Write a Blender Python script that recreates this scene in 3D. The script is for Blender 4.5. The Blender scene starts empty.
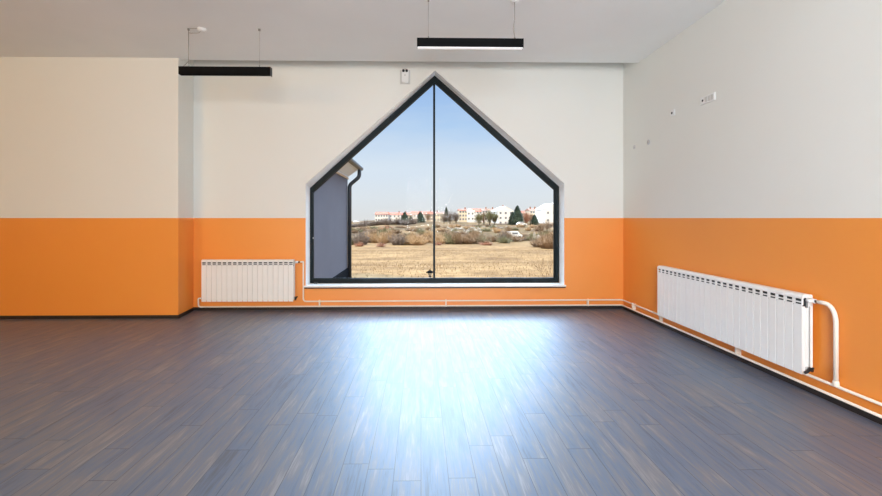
import bpy, bmesh, math, random
from mathutils import Vector, Matrix

# ------------------------------------------------------------------ camera
SC = bpy.context.scene
COL = SC.collection
F = 403.0                      # focal length in pixels of the 882 px wide frame
H = 1.46                       # eye height
PSI = math.radians(1.0)
CX = 421 + F * math.tan(PSI)   # optical axis
CY = 218.0
cam_d = bpy.data.cameras.new('camera')
cam_d.sensor_width = 36.0
cam_d.lens = 36.0 * F / 882.0
cam_d.shift_x = (441 - CX) / 882.0
cam_d.shift_y = -(248 - CY) / 882.0
cam_d.clip_end = 3000
cam = bpy.data.objects.new('camera', cam_d)
cam.location = (0, 0, H)
cam.rotation_euler = (math.radians(90), 0, -PSI)
COL.objects.link(cam)
SC.camera = cam

# ------------------------------------------------------------------ view
SC.view_settings.view_transform = 'Standard'
SC.view_settings.look = 'None'
SC.view_settings.exposure = 0.0
SC.view_settings.gamma = 1.0
SC.view_settings.use_curve_mapping = False
SC.cycles.use_denoising = True
SC.cycles.max_bounces = 10
SC.cycles.diffuse_bounces = 6
SC.cycles.sample_clamp_indirect = 8.0

# ------------------------------------------------------------------ sky
W = bpy.data.worlds.new('sky'); SC.world = W; W.use_nodes = True
nt = W.node_tree; nt.nodes.clear()
def N(nt, t, **kw):
    n = nt.nodes.new(t)
    for k, v in kw.items(): setattr(n, k, v)
    return n
out = N(nt, 'ShaderNodeOutputWorld'); bg = N(nt, 'ShaderNodeBackground')
tc = N(nt, 'ShaderNodeTexCoord'); sep = N(nt, 'ShaderNodeSeparateXYZ')
nt.links.new(tc.outputs['Generated'], sep.inputs[0])
cr = N(nt, 'ShaderNodeValToRGB')
e = cr.color_ramp.elements
e[0].position = 0.0; e[0].color = (0.78, 0.78, 0.80, 1)
e[1].position = 1.0; e[1].color = (0.60, 0.80, 1.0, 1)
for p, c in ((0.05, (0.77, 0.81, 0.87, 1)), (0.12, (0.72, 0.81, 0.94, 1)), (0.22, (0.47, 0.65, 0.92, 1)),
             (0.33, (0.32, 0.50, 0.85, 1)), (0.5, (0.62, 0.78, 1.0, 1))):
    q = e.new(p); q.color = c
nt.links.new(sep.outputs['Z'], cr.inputs[0])
nz = N(nt, 'ShaderNodeTexNoise'); nz.inputs['Scale'].default_value = 2.2; nz.inputs['Detail'].default_value = 5
mp = N(nt, 'ShaderNodeMapping'); mp.inputs['Scale'].default_value = (1, 1, 5)
nt.links.new(tc.outputs['Generated'], mp.inputs[0]); nt.links.new(mp.outputs[0], nz.inputs['Vector'])
cm = N(nt, 'ShaderNodeMapRange'); cm.inputs[1].default_value = .48; cm.inputs[2].default_value = .75
cm.inputs[3].default_value = 0; cm.inputs[4].default_value = .45
nt.links.new(nz.outputs['Fac'], cm.inputs[0])
mx = N(nt, 'ShaderNodeMix', data_type='RGBA'); mx.inputs[7].default_value = (0.80, 0.84, 0.89, 1)
nt.links.new(cm.outputs[0], mx.inputs[0]); nt.links.new(cr.outputs[0], mx.inputs[6])
# the high sky is far brighter than the band near the horizon (glow added above the visible sky to brighten floor and room)
SKY_HIGH = 21.0
SKY_BROAD = 7.0
hr = N(nt, 'ShaderNodeMapRange', interpolation_type='SMOOTHSTEP')
hr.inputs[1].default_value = .335; hr.inputs[2].default_value = .46
hr.inputs[3].default_value = 0.0; hr.inputs[4].default_value = 1.0
nt.links.new(sep.outputs['Z'], hr.inputs[0])
fr = N(nt, 'ShaderNodeMapRange', interpolation_type='SMOOTHSTEP')
fr.inputs[1].default_value = math.cos(math.radians(24)); fr.inputs[2].default_value = math.cos(math.radians(3))
fr.inputs[3].default_value = 0.0; fr.inputs[4].default_value = 1.0
dv = N(nt, 'ShaderNodeVectorMath', operation='DOT_PRODUCT'); dv.inputs[1].default_value = (0.02, math.cos(math.radians(28)), math.sin(math.radians(28)))
nt.links.new(tc.outputs['Generated'], dv.inputs[0]); nt.links.new(dv.outputs['Value'], fr.inputs[0])
mm = N(nt, 'ShaderNodeMath', operation='MULTIPLY')
nt.links.new(hr.outputs[0], mm.inputs[0]); nt.links.new(fr.outputs[0], mm.inputs[1])
ma = N(nt, 'ShaderNodeMath', operation='MULTIPLY_ADD')
ma.inputs[1].default_value = SKY_HIGH
fb = N(nt, 'ShaderNodeMapRange', interpolation_type='SMOOTHSTEP'); fb.inputs[1].default_value = -.3; fb.inputs[2].default_value = .3
nt.links.new(sep.outputs['Y'], fb.inputs[0])
mb_ = N(nt, 'ShaderNodeMath', operation='MULTIPLY'); nt.links.new(hr.outputs[0], mb_.inputs[0]); nt.links.new(fb.outputs[0], mb_.inputs[1])
mc_ = N(nt, 'ShaderNodeMath', operation='MULTIPLY_ADD'); mc_.inputs[1].default_value = SKY_BROAD; mc_.inputs[2].default_value = 1.0
nt.links.new(mb_.outputs[0], mc_.inputs[0]); nt.links.new(mc_.outputs[0], ma.inputs[2])
nt.links.new(mm.outputs[0], ma.inputs[0])
nt.links.new(mx.outputs[2], bg.inputs[0]); nt.links.new(ma.outputs[0], bg.inputs[1])
nt.links.new(bg.outputs[0], out.inputs[0])

# ------------------------------------------------------------------ sun and lamps
def light(name, kind, loc, rot, energy, color, size=None, size_y=None):
    d = bpy.data.lights.new(name, kind); d.energy = energy; d.color = color
    if kind == 'AREA':
        d.shape = 'RECTANGLE'; d.size = size; d.size_y = size_y
    o = bpy.data.objects.new(name, d); o.location = loc
    o.rotation_euler = rot; COL.objects.link(o); return o
R = math.radians
s = light('sun', 'SUN', (0, 0, 30), (0, 0, 0), 5.6, (1.0, 0.87, 0.70))
s.data.angle = R(0.6)
s.rotation_euler = Vector((0.30, 0.62, -0.76)).to_track_quat('-Z', 'Y').to_euler()
# windows in the rear wall of the room, behind the camera
light('rear_window_light', 'AREA', (1.0, -2.9, 2.0), (R(90), 0, R(-20)), 710, (0.87, 0.92, 1.0), 3.4, 2.2)
# unseen warm lamp at the left behind the camera, aimed forward and slightly up
light('unseen_warm_lamp', 'AREA', (-4.6, -1.6, 2.6), Vector((-.22, .95, .22)).to_track_quat('-Z', 'Y').to_euler(), 120, (1.0, 0.60, 0.20), 1.2, 1.2)

# ------------------------------------------------------------------ pixel helpers (a point on a known plane)
def ray(px, py):
    u = (px - CX) / F
    return Vector((u * math.cos(PSI) + math.sin(PSI), math.cos(PSI) - u * math.sin(PSI), (CY - py) / F))
def at(px, py, Y):
    d = ray(px, py); t = Y / d.y
    return Vector((d.x * t, Y, H + d.z * t))
def atx(px, py, X):
    d = ray(px, py); t = X / d.x
    return Vector((X, d.y * t, H + d.z * t))

# ------------------------------------------------------------------ materials
def mat(name, col, rough=.6, metal=0.0, var=0.0, vscale=8.0, bump=0.0, bscale=60.0, spec=.5, coat=0.0):
    m = bpy.data.materials.new(name); m.use_nodes = True
    t = m.node_tree; b = t.nodes['Principled BSDF']
    b.inputs['Base Color'].default_value = (*col, 1)
    b.inputs['Roughness'].default_value = rough; b.inputs['Metallic'].default_value = metal
    b.inputs['Specular IOR Level'].default_value = spec
    b.inputs['Coat Weight'].default_value = coat
    tcn = N(t, 'ShaderNodeTexCoord')
    if var > 0:
        n = N(t, 'ShaderNodeTexNoise'); n.inputs['Scale'].default_value = vscale; n.inputs['Detail'].default_value = 4
        t.links.new(tcn.outputs['Object'], n.inputs['Vector'])
        r = N(t, 'ShaderNodeValToRGB')
        r.color_ramp.elements[0].position = .3; r.color_ramp.elements[1].position = .7
        r.color_ramp.elements[0].color = (*[max(0, c * (1 - var)) for c in col], 1)
        r.color_ramp.elements[1].color = (*[min(1, c * (1 + var)) for c in col], 1)
        t.links.new(n.outputs['Fac'], r.inputs[0]); t.links.new(r.outputs[0], b.inputs['Base Color'])
    if bump > 0:
        n = N(t, 'ShaderNodeTexNoise'); n.inputs['Scale'].default_value = bscale; n.inputs['Detail'].default_value = 3
        t.links.new(tcn.outputs['Object'], n.inputs['Vector'])
        bp = N(t, 'ShaderNodeBump'); bp.inputs['Strength'].default_value = bump; bp.inputs['Distance'].default_value = .01
        t.links.new(n.outputs['Fac'], bp.inputs['Height']); t.links.new(bp.outputs[0], b.inputs['Normal'])
    return m

PAINT_Z = H
def wall_paint():
    """off-white paint above, glossy washable orange paint below the dado line"""
    m = bpy.data.materials.new('two_tone_wall_paint'); m.use_nodes = True
    t = m.node_tree; b = t.nodes['Principled BSDF']
    g = N(t, 'ShaderNodeNewGeometry'); sp = N(t, 'ShaderNodeSeparateXYZ')
    t.links.new(g.outputs['Position'], sp.inputs[0])
    gt = N(t, 'ShaderNodeMath', operation='GREATER_THAN'); gt.inputs[1].default_value = PAINT_Z
    t.links.new(sp.outputs['Z'], gt.inputs[0])
    n = N(t, 'ShaderNodeTexNoise'); n.inputs['Scale'].default_value = .9; n.inputs['Detail'].default_value = 3
    t.links.new(g.outputs['Position'], n.inputs['Vector'])
    o = N(t, 'ShaderNodeMix', data_type='RGBA')
    o.inputs[6].default_value = (0.84, 0.270, 0.022, 1); o.inputs[7].default_value = (0.88, 0.310, 0.034, 1)
    t.links.new(n.outputs['Fac'], o.inputs[0])
    w = N(t, 'ShaderNodeMix', data_type='RGBA')
    w.inputs[6].default_value = (0.735, 0.74, 0.69, 1); w.inputs[7].default_value = (0.765, 0.775, 0.73, 1)
    t.links.new(n.outputs['Fac'], w.inputs[0])
    c = N(t, 'ShaderNodeMix', data_type='RGBA')
    t.links.new(gt.outputs[0], c.inputs[0]); t.links.new(o.outputs[2], c.inputs[6]); t.links.new(w.outputs[2], c.inputs[7])
    t.links.new(c.outputs[2], b.inputs['Base Color'])
    rr = N(t, 'ShaderNodeMapRange'); rr.inputs[3].default_value = .5; rr.inputs[4].default_value = .75
    t.links.new(gt.outputs[0], rr.inputs[0]); t.links.new(rr.outputs[0], b.inputs['Roughness'])
    ri = N(t, 'ShaderNodeMapRange'); ri.inputs[3].default_value = 1.9; ri.inputs[4].default_value = 1.45
    t.links.new(gt.outputs[0], ri.inputs[0]); t.links.new(ri.outputs[0], b.inputs['IOR'])
    n2 = N(t, 'ShaderNodeTexNoise'); n2.inputs['Scale'].default_value = 45; n2.inputs['Detail'].default_value = 2
    t.links.new(g.outputs['Position'], n2.inputs['Vector'])
    bp = N(t, 'ShaderNodeBump'); bp.inputs['Strength'].default_value = .12; bp.inputs['Distance'].default_value = .004
    t.links.new(n2.outputs['Fac'], bp.inputs['Height']); t.links.new(bp.outputs[0], b.inputs['Normal'])
    return m

def plank_floor():
    """grey-brown oak-look vinyl planks running towards the window"""
    m = bpy.data.materials.new('vinyl_plank_floor'); m.use_nodes = True
    t = m.node_tree; b = t.nodes['Principled BSDF']
    g = N(t, 'ShaderNodeNewGeometry'); sp = N(t, 'ShaderNodeSeparateXYZ'); t.links.new(g.outputs['Position'], sp.inputs[0])
    def M(op, a, bb=None, c=None):
        n = N(t, 'ShaderNodeMath', operation=op)
        for i, v in enumerate((a, bb, c)):
            if v is None: continue
            if hasattr(v, 'is_output'): t.links.new(v, n.inputs[i])
            else: n.inputs[i].default_value = v
        return n.outputs[0]
    PW, PL = .154, 1.22
    u = M('DIVIDE', sp.outputs['X'], PW); iu = M('FLOOR', u); fu = M('SUBTRACT', u, iu)
    wn = N(t, 'ShaderNodeTexWhiteNoise', noise_dimensions='1D'); t.links.new(iu, wn.inputs['W'])
    v = M('ADD', M('DIVIDE', sp.outputs['Y'], PL), wn.outputs['Value']); iv = M('FLOOR', v); fv = M('SUBTRACT', v, iv)
    cb = N(t, 'ShaderNodeCombineXYZ'); t.links.new(iu, cb.inputs[0]); t.links.new(iv, cb.inputs[1])
    w2 = N(t, 'ShaderNodeTexWhiteNoise', noise_dimensions='2D'); t.links.new(cb.outputs[0], w2.inputs['Vector'])
    # grain, shifted per plank
    off = N(t, 'ShaderNodeVectorMath', operation='MULTIPLY_ADD')
    off.inputs[1].default_value = (7, 13, 5)
    t.links.new(w2.outputs['Color'], off.inputs[0]); t.links.new(g.outputs['Position'], off.inputs[2])
    def noise(scale, sx, sy, det, dist=0):
        mpp = N(t, 'ShaderNodeMapping'); mpp.inputs['Scale'].default_value = (sx, sy, 1)
        t.links.new(off.outputs[0], mpp.inputs[0])
        n = N(t, 'ShaderNodeTexNoise'); n.inputs['Scale'].default_value = scale; n.inputs['Detail'].default_value = det
        n.inputs['Distortion'].default_value = dist
        t.links.new(mpp.outputs[0], n.inputs['Vector']); return n.outputs['Fac']
    g1 = noise(3.4, 5.5, .6, 8, .7); g2 = noise(18, 8, .4, 6, .3); g3 = noise(1.8, 1.8, .8, 4, .8)
    f = M('ADD', M('MULTIPLY', g1, .45), M('ADD', M('MULTIPLY', g2, .35), M('MULTIPLY', g3, .2)))
    f = M('ADD', f, M('MULTIPLY', M('SUBTRACT', w2.outputs['Value'], .5), .035))
    r = N(t, 'ShaderNodeValToRGB'); el = r.color_ramp.elements
    el[0].position = .36; el[0].color = (0.035, 0.032, 0.042, 1)
    el[1].position = .68; el[1].color = (0.225, 0.205, 0.20, 1)
    q = el.new(.46); q.color = (0.060, 0.085, 0.145, 1)
    q = el.new(.55); q.color = (0.115, 0.100, 0.100, 1)
    t.links.new(f, r.inputs[0])
    # seams
    du = M('MINIMUM', fu, M('SUBTRACT', 1, fu)); dv = M('MINIMUM', fv, M('SUBTRACT', 1, fv))
    su = M('LESS_THAN', du, .010); sv = M('LESS_THAN', dv, .0016); se = M('MAXIMUM', su, sv)
    mxx = N(t, 'ShaderNodeMix', data_type='RGBA'); mxx.inputs[7].default_value = (.018, .018, .022, 1)
    t.links.new(M('MULTIPLY', se, .8), mxx.inputs[0]); t.links.new(r.outputs[0], mxx.inputs[6])
    t.links.new(mxx.outputs[2], b.inputs['Base Color'])
    ro = M('ADD', .50, M('MULTIPLY', g2, .16)); ro = M('ADD', ro, M('MULTIPLY', se, .3))
    t.links.new(ro, b.inputs['Roughness'])
    b.inputs['IOR'].default_value = 2.25
    b.inputs['Specular IOR Level'].default_value = .5
    b.inputs['Specular Tint'].default_value = (.72, .87, 1, 1)
    b.inputs['Coat Weight'].default_value = .35; b.inputs['Coat Roughness'].default_value = .34; b.inputs['Coat IOR'].default_value = 1.5
    hgt = M('SUBTRACT', M('MULTIPLY', g2, .35), M('MULTIPLY', se, .9))
    bp = N(t, 'ShaderNodeBump'); bp.inputs['Strength'].default_value = .25; bp.inputs['Distance'].default_value = .003
    t.links.new(hgt, bp.inputs['Height']); t.links.new(bp.outputs[0], b.inputs['Normal'])
    return m

def glass_mat():
    m = bpy.data.materials.new('window_glass'); m.use_nodes = True
    t = m.node_tree; t.nodes.clear()
    o = N(t, 'ShaderNodeOutputMaterial'); mi = N(t, 'ShaderNodeMixShader')
    tr = N(t, 'ShaderNodeBsdfTransparent'); gl = N(t, 'ShaderNodeBsdfGlossy')
    tr.inputs[0].default_value = (.97, .985, .98, 1); gl.inputs['Roughness'].default_value = .01
    fn = N(t, 'ShaderNodeFresnel'); fn.inputs[0].default_value = 1.05
    t.links.new(fn.outputs[0], mi.inputs[0]); t.links.new(tr.outputs[0], mi.inputs[1]); t.links.new(gl.outputs[0], mi.inputs[2])
    t.links.new(mi.outputs[0], o.inputs[0]); return m

def field_mat():
    m = bpy.data.materials.new('dry_field'); m.use_nodes = True
    t = m.node_tree; b = t.nodes['Principled BSDF']; b.inputs['Roughness'].default_value = .95
    b.inputs['Specular IOR Level'].default_value = .1
    g = N(t, 'ShaderNodeNewGeometry')
    def no(sc, sx, sy, det):
        mpp = N(t, 'ShaderNodeMapping'); mpp.inputs['Scale'].default_value = (sx, sy, 1); t.links.new(g.outputs['Position'], mpp.inputs[0])
        n = N(t, 'ShaderNodeTexNoise'); n.inputs['Scale'].default_value = sc; n.inputs['Detail'].default_value = det
        t.links.new(mpp.outputs[0], n.inputs['Vector']); return n.outputs['Fac']
    a = no(.5, .5, 1.0, 8); c = no(3.2, .6, 1, 6)
    ad = N(t, 'ShaderNodeMath', operation='MULTIPLY_ADD'); ad.inputs[1].default_value = .5
    t.links.new(a, ad.inputs[0])
    m2 = N(t, 'ShaderNodeMath', operation='MULTIPLY'); m2.inputs[1].default_value = .5
    t.links.new(c, m2.inputs[0]); t.links.new(m2.outputs[0], ad.inputs[2])
    r = N(t, 'ShaderNodeValToRGB'); el = r.color_ramp.elements
    el[0].position = .36; el[0].color = (0.099, 0.052, 0.020, 1)
    el[1].position = .62; el[1].color = (0.297, 0.182, 0.083, 1)
    q = el.new(.46); q.color = (0.171, 0.094, 0.037, 1)
    q = el.new(.53); q.color = (0.231, 0.133, 0.055, 1)
    t.links.new(ad.outputs[0], r.inputs[0])
    # greener, patchy scrub further out
    sp = N(t, 'ShaderNodeSeparateXYZ'); t.links.new(g.outputs['Position'], sp.inputs[0])
    mr = N(t, 'ShaderNodeMapRange'); mr.inputs[1].default_value = 62; mr.inputs[2].default_value = 90
    t.links.new(sp.outputs['Y'], mr.inputs[0])
    far = no(.09, 1, .6, 7)
    r2 = N(t, 'ShaderNodeValToRGB'); el = r2.color_ramp.elements
    el[0].position = .36; el[0].color = (0.063, 0.032, 0.015, 1)
    el[1].position = .62; el[1].color = (0.202, 0.122, 0.056, 1)
    q = el.new(.5); q.color = (0.118, 0.072, 0.028, 1)
    t.links.new(far, r2.inputs[0])
    mi = N(t, 'ShaderNodeMix', data_type='RGBA'); t.links.new(mr.outputs[0], mi.inputs[0])
    t.links.new(r.outputs[0], mi.inputs[6]); t.links.new(r2.outputs[0], mi.inputs[7])
    t.links.new(mi.outputs[2], b.inputs['Base Color'])
    bp = N(t, 'ShaderNodeBump'); bp.inputs['Strength'].default_value = .6; bp.inputs['Distance'].default_value = .12
    t.links.new(c, bp.inputs['Height']); t.links.new(bp.outputs[0], b.inputs['Normal'])
    return m

M = {}
M['wall'] = wall_paint(); M['floor'] = plank_floor(); M['glass'] = glass_mat(); M['field'] = field_mat()
M['ceiling'] = mat('ceiling_paint', (.83, .85, .83), .85, var=.02, vscale=1.2, bump=.05, bscale=40)
M['reveal'] = mat('white_gloss_reveal', (.94, .95, .95), .32, spec=.8)
M['sill'] = mat('white_sill_board', (.86, .85, .83), .35, var=.02)
M['frame'] = mat('anthracite_frame', (.004, .010, .012), .45, .0, var=.1, spec=.2)
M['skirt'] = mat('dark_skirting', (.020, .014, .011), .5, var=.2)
M['enamel'] = mat('white_enamel', (.84, .84, .81), .3, var=.015, coat=.2)
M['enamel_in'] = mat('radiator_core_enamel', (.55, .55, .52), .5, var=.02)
M['pipe'] = mat('cream_pipe_paint', (.86, .78, .66), .35, var=.03)
M['black'] = mat('black_plastic', (.012, .012, .013), .45, var=.1)
M['lampblack'] = mat('matt_black_aluminium', (.003, .0035, .004), .6, var=.1, spec=.1)
M['opal'] = mat('opal_diffuser', (.93, .94, .95), .4, var=.01)
_b = M['opal'].node_tree.nodes['Principled BSDF']; _b.inputs['Emission Color'].default_value = (1, 1, 1, 1); _b.inputs['Emission Strength'].default_value = .45   # the lamp is on, dimmed
M['wire'] = mat('steel_wire', (.35, .33, .30), .4, .8, var=.1)
M['cable'] = mat('grey_cable', (.28, .25, .22), .6, var=.1)
M['plastic'] = mat('white_plastic', (.78, .79, .77), .4, var=.02)
M['plastic_grey'] = mat('grey_plastic', (.56, .56, .53), .5, var=.03)
M['plaster_grey'] = mat('grey_plaster_patch', (.58, .59, .60), .8, var=.05)
M['render_grey'] = mat('blue_grey_render', (.100, .096, .122), .85, var=.08, vscale=1.5, bump=.3, bscale=90)
M['plinth'] = mat('dark_plinth', (.010, .011, .014), 1.0, var=.2, spec=.02)
M['gutter'] = mat('dark_gutter', (.022, .028, .038), .4, var=.1)
M['soffit'] = mat('white_soffit', (.66, .72, .84), .6, var=.03)
M['beige'] = mat('timber_trim', (.50, .38, .27), .7, var=.15)
M['roof_brown'] = mat('brown_roof_edge', (.24, .16, .11), .8, var=.2)
M['bwhite'] = mat('white_facade', (.84, .80, .76), .9, var=.03, vscale=.2)
M['bcream'] = mat('cream_facade', (.72, .62, .47), .9, var=.05, vscale=.2)
M['bbeige'] = mat('beige_facade', (.60, .47, .35), .9, var=.06, vscale=.2)
M['rred'] = mat('red_roof_tiles', (.40, .11, .055), .85, var=.15, vscale=.8)
M['rbrown'] = mat('brown_roof_tiles', (.30, .16, .11), .85, var=.15, vscale=.8)
M['pane_far'] = mat('far_window_glass', (.16, .17, .20), .3, var=.1)
M['needles'] = mat('dark_needles', (.042, .062, .038), .9, var=.4, vscale=1.5)
M['twig_brown'] = mat('brown_twigs', (.26, .165, .095), .9, var=.3, vscale=.8)
M['twig_grey'] = mat('grey_brown_twigs', (.21, .16, .13), .9, var=.3, vscale=.8)
M['twig_red'] = mat('reddish_twigs', (.36, .17, .10), .9, var=.3, vscale=.8)
M['twig_tan'] = mat('tan_stalks', (.46, .30, .16), .9, var=.3, vscale=.8)
M['twig_olive'] = mat('olive_twigs', (.20, .18, .09), .9, var=.3, vscale=.8)
M['trunk'] = mat('bark', (.10, .075, .055), .9, var=.3)
M['straw'] = mat('straw_grass', (.25, .155, .075), .9, var=.25, vscale=2)
M['stone'] = mat('pale_stone', (.34, .30, .25), .9, var=.1)
M['slot_shade'] = mat('painted_slot_shade', (.07, .08, .085), .7, var=.1, spec=.2)  # dark colour paints the shade inside the radiator slots
M['cap_black'] = mat('matt_black_lantern', (.006, .006, .006), .9, var=.1, spec=.05)
M['car'] = mat('white_car_paint', (.85, .85, .85), .3, var=.01)
M['lantern_glass'] = mat('frosted_lantern_glass', (.55, .52, .46), .4, var=.03)

# ------------------------------------------------------------------ mesh helpers
class MB:
    def __init__(s): s.bm = bmesh.new(); s.mi = 0
    def _m(s, fs):
        for f in fs: f.material_index = s.mi
    def box(s, x0, x1, y0, y1, z0, z1, bev=0.0):
        r = bmesh.ops.create_cube(s.bm, size=1)
        vs = r['verts']
        bmesh.ops.scale(s.bm, vec=(abs(x1 - x0), abs(y1 - y0), abs(z1 - z0)), verts=vs)
        bmesh.ops.translate(s.bm, vec=((x0 + x1) / 2, (y0 + y1) / 2, (z0 + z1) / 2), verts=vs)
        s._m({f for v in vs for f in v.link_faces})
        if bev:
            es = list({e for v in vs for e in v.link_edges})
            bmesh.ops.bevel(s.bm, geom=es, offset=bev, segments=2, affect='EDGES', profile=.6)
        return s
    def prism(s, pts, a0, a1, axis='y'):
        """polygon pts extruded from a0 to a1; axis y: pts=(x,z), x: (y,z), z: (x,y)"""
        def V(p, a):
            if axis == 'y': return (p[0], a, p[1])
            if axis == 'x': return (a, p[0], p[1])
            return (p[0], p[1], a)
        A = [s.bm.verts.new(V(p, a0)) for p in pts]; B = [s.bm.verts.new(V(p, a1)) for p in pts]
        fs = [s.bm.faces.new(A), s.bm.faces.new(B[::-1])]
        n = len(pts)
        for i in range(n): fs.append(s.bm.faces.new((A[i], B[i], B[(i + 1) % n], A[(i + 1) % n])))
        s._m(fs); return s
    def tube(s, pts, r, seg=10, r2=None):
        pts = [Vector(p) for p in pts]; rings = []; up = None
        n = len(pts)
        for i, p in enumerate(pts):
            d = (pts[min(i + 1, n - 1)] - pts[max(i - 1, 0)]).normalized()
            if up is None:
                up = Vector((0, 0, 1)) if abs(d.z) < .9 else Vector((1, 0, 0))
            a = d.cross(up).normalized(); up = a.cross(d).normalized()
            rr = r if r2 is None else r + (r2 - r) * i / (n - 1)
            rings.append([s.bm.verts.new(p + a * math.cos(2 * math.pi * k / seg) * rr + up * math.sin(2 * math.pi * k / seg) * rr) for k in range(seg)])
        fs = []
        for i in range(n - 1):
            for k in range(seg):
                fs.append(s.bm.faces.new((rings[i][k], rings[i][(k + 1) % seg], rings[i + 1][(k + 1) % seg], rings[i + 1][k])))
        fs.append(s.bm.faces.new(rings[0][::-1])); fs.append(s.bm.faces.new(rings[-1]))
        for f in fs: f.smooth = True
        s._m(fs); return s
    def lathe(s, prof, c, seg=20):
        """prof = [(r, z)], axis z at c"""
        c = Vector(c); rings = []
        for r, z in prof:
            rings.append([s.bm.verts.new(c + Vector((r * math.cos(2 * math.pi * k / seg), r * math.sin(2 * math.pi * k / seg), z))) for k in range(seg)])
        fs = []
        for i in range(len(prof) - 1):
            for k in range(seg):
                fs.append(s.bm.faces.new((rings[i][k], rings[i][(k + 1) % seg], rings[i + 1][(k + 1) % seg], rings[i + 1][k])))
        fs.append(s.bm.faces.new(rings[0][::-1])); fs.append(s.bm.faces.new(rings[-1]))
        for f in fs: f.smooth = True
        s._m(fs); return s
    def tri(s, a, b, c):
        f = s.bm.faces.new([s.bm.verts.new(v) for v in (a, b, c)]); s._m([f])
    def build(s, name, ms, parent=None, loc=None, fix=True):
        if fix: bmesh.ops.recalc_face_normals(s.bm, faces=s.bm.faces)
        me = bpy.data.meshes.new(name); s.bm.to_mesh(me); s.bm.free()
        for m in (ms if isinstance(ms, (list, tuple)) else [ms]): me.materials.append(m)
        o = bpy.data.objects.new(name, me); COL.objects.link(o)
        if parent: o.parent = parent
        if loc: o.location = loc
        return o

def arc_path(pts, r=.04, n=5):
    """round the corners of a polyline"""
    pts = [Vector(p) for p in pts]; res = [pts[0]]
    for i in range(1, len(pts) - 1):
        a, b, c = pts[i - 1], pts[i], pts[i + 1]
        d1 = (a - b).normalized(); d2 = (c - b).normalized()
        rr = min(r, (a - b).length * .45, (c - b).length * .45)
        p0 = b + d1 * rr; p2 = b + d2 * rr
        for k in range(n + 1):
            t = k / n; res.append(p0 * (1 - t) ** 2 + b * 2 * t * (1 - t) + p2 * t * t)
    res.append(pts[-1]); return res

def thing(name, label, cat, loc=(0, 0, 0), rz=0, group=None):
    o = bpy.data.objects.new(name, None); COL.objects.link(o); o.location = loc; o.rotation_euler = (0, 0, rz)
    o.empty_display_size = .1
    return tag(o, label, cat, group)
def tag(o, label, cat, group=None, kind=None):
    o['label'] = label; o['category'] = cat
    if group: o['group'] = group
    if kind: o['kind'] = kind
    return o
def struct(o, label=None):
    o['kind'] = 'structure'
    if label: o['label'] = label; o['category'] = o.name.split('_')[0]
    return o

# ------------------------------------------------------------------ the room
YW = 6.44                       # window wall, inner face
YO = 6.80                       # window wall, outer face
XR = at(623.3, 218, YW).x       # right wall
YC = 5.93                       # face of the projecting wall on the left
XC = at(178.3, 218, YC).x       # its corner
YB = 6.00                       # edge of the recess in the ceiling
ZC = 3.79                       # ceiling
XL, YR = -9.0, -3.0
ZT = 4.25

struct(MB().box(XL, XR, YR, YO, -.2, 0).build('floor', M['floor']), 'grey brown wood plank floor of the empty room')
b = MB().box(XL, XR, YR, YB, ZC, ZT); b.box(XL, XR, YB, YO, 4.10, ZT)
struct(b.build('ceiling', M['ceiling']), 'plain painted ceiling with a recess along the window wall')
struct(MB().box(XR, XR + .3, YR, YO, -.2, ZT).build('wall_right', M['wall']), 'right wall, off-white above and orange below')
struct(MB().box(XL - .3, XL, YR, YO, -.2, ZT).build('wall_left', M['wall']), 'far left wall outside the view')
struct(MB().box(XL, XR, YR - .3, YR, -.2, ZT).build('wall_rear', M['wall']), 'rear wall behind the camera')
XC2 = at(193.5, 218, YW).x      # the return runs slightly askew
struct(MB().prism([(XL, YC), (XC, YC), (XC + (XC2 - XC) * (YB - YC) / (YW - YC), YB), (XL, YB)], 0, ZC, 'z').prism([(XL, YB), (XC + (XC2 - XC) * (YB - YC) / (YW - YC), YB), (XC2, YW), (XC2, YO), (XL, YO)], 0, 4.12, 'z').build('wall_front_left', M['wall']), 'projecting wall on the left, off-white above and orange below')

# window wall with the house-shaped opening
oL, oR = at(305.6, 230, YW).x, at(564.3, 230, YW).x
aX = at(435, 70.6, YW).x; aZ = at(435, 70.6, YW).z
eL, eR = at(305.8, 184, YW).z, at(564.5, 183.5, YW).z
bZ = at(435, 285.2, YW).z
b = MB()
b.prism([(XC2 - .02, 0), (oL, 0), (oL, 4.12), (XC2 - .02, 4.12)], YW, YO)
b.prism([(oR, 0), (XR, 0), (XR, 4.12), (oR, 4.12)], YW, YO)
b.prism([(oL, 0), (oR, 0), (oR, bZ - .03), (oL, bZ - .03)], YW, YO)
b.prism([(oL, eL), (aX, aZ), (aX, 4.12), (oL, 4.12)], YW, YO)
b.prism([(oR, eR), (oR, 4.12), (aX, 4.12), (aX, aZ)], YW, YO)
bmesh.ops.recalc_face_normals(b.bm, faces=b.bm.faces)
wf = b.build('wall_front', [M['wall'], M['reveal']]); struct(wf, 'window wall with a house-shaped opening, off-white above and orange below')

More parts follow.
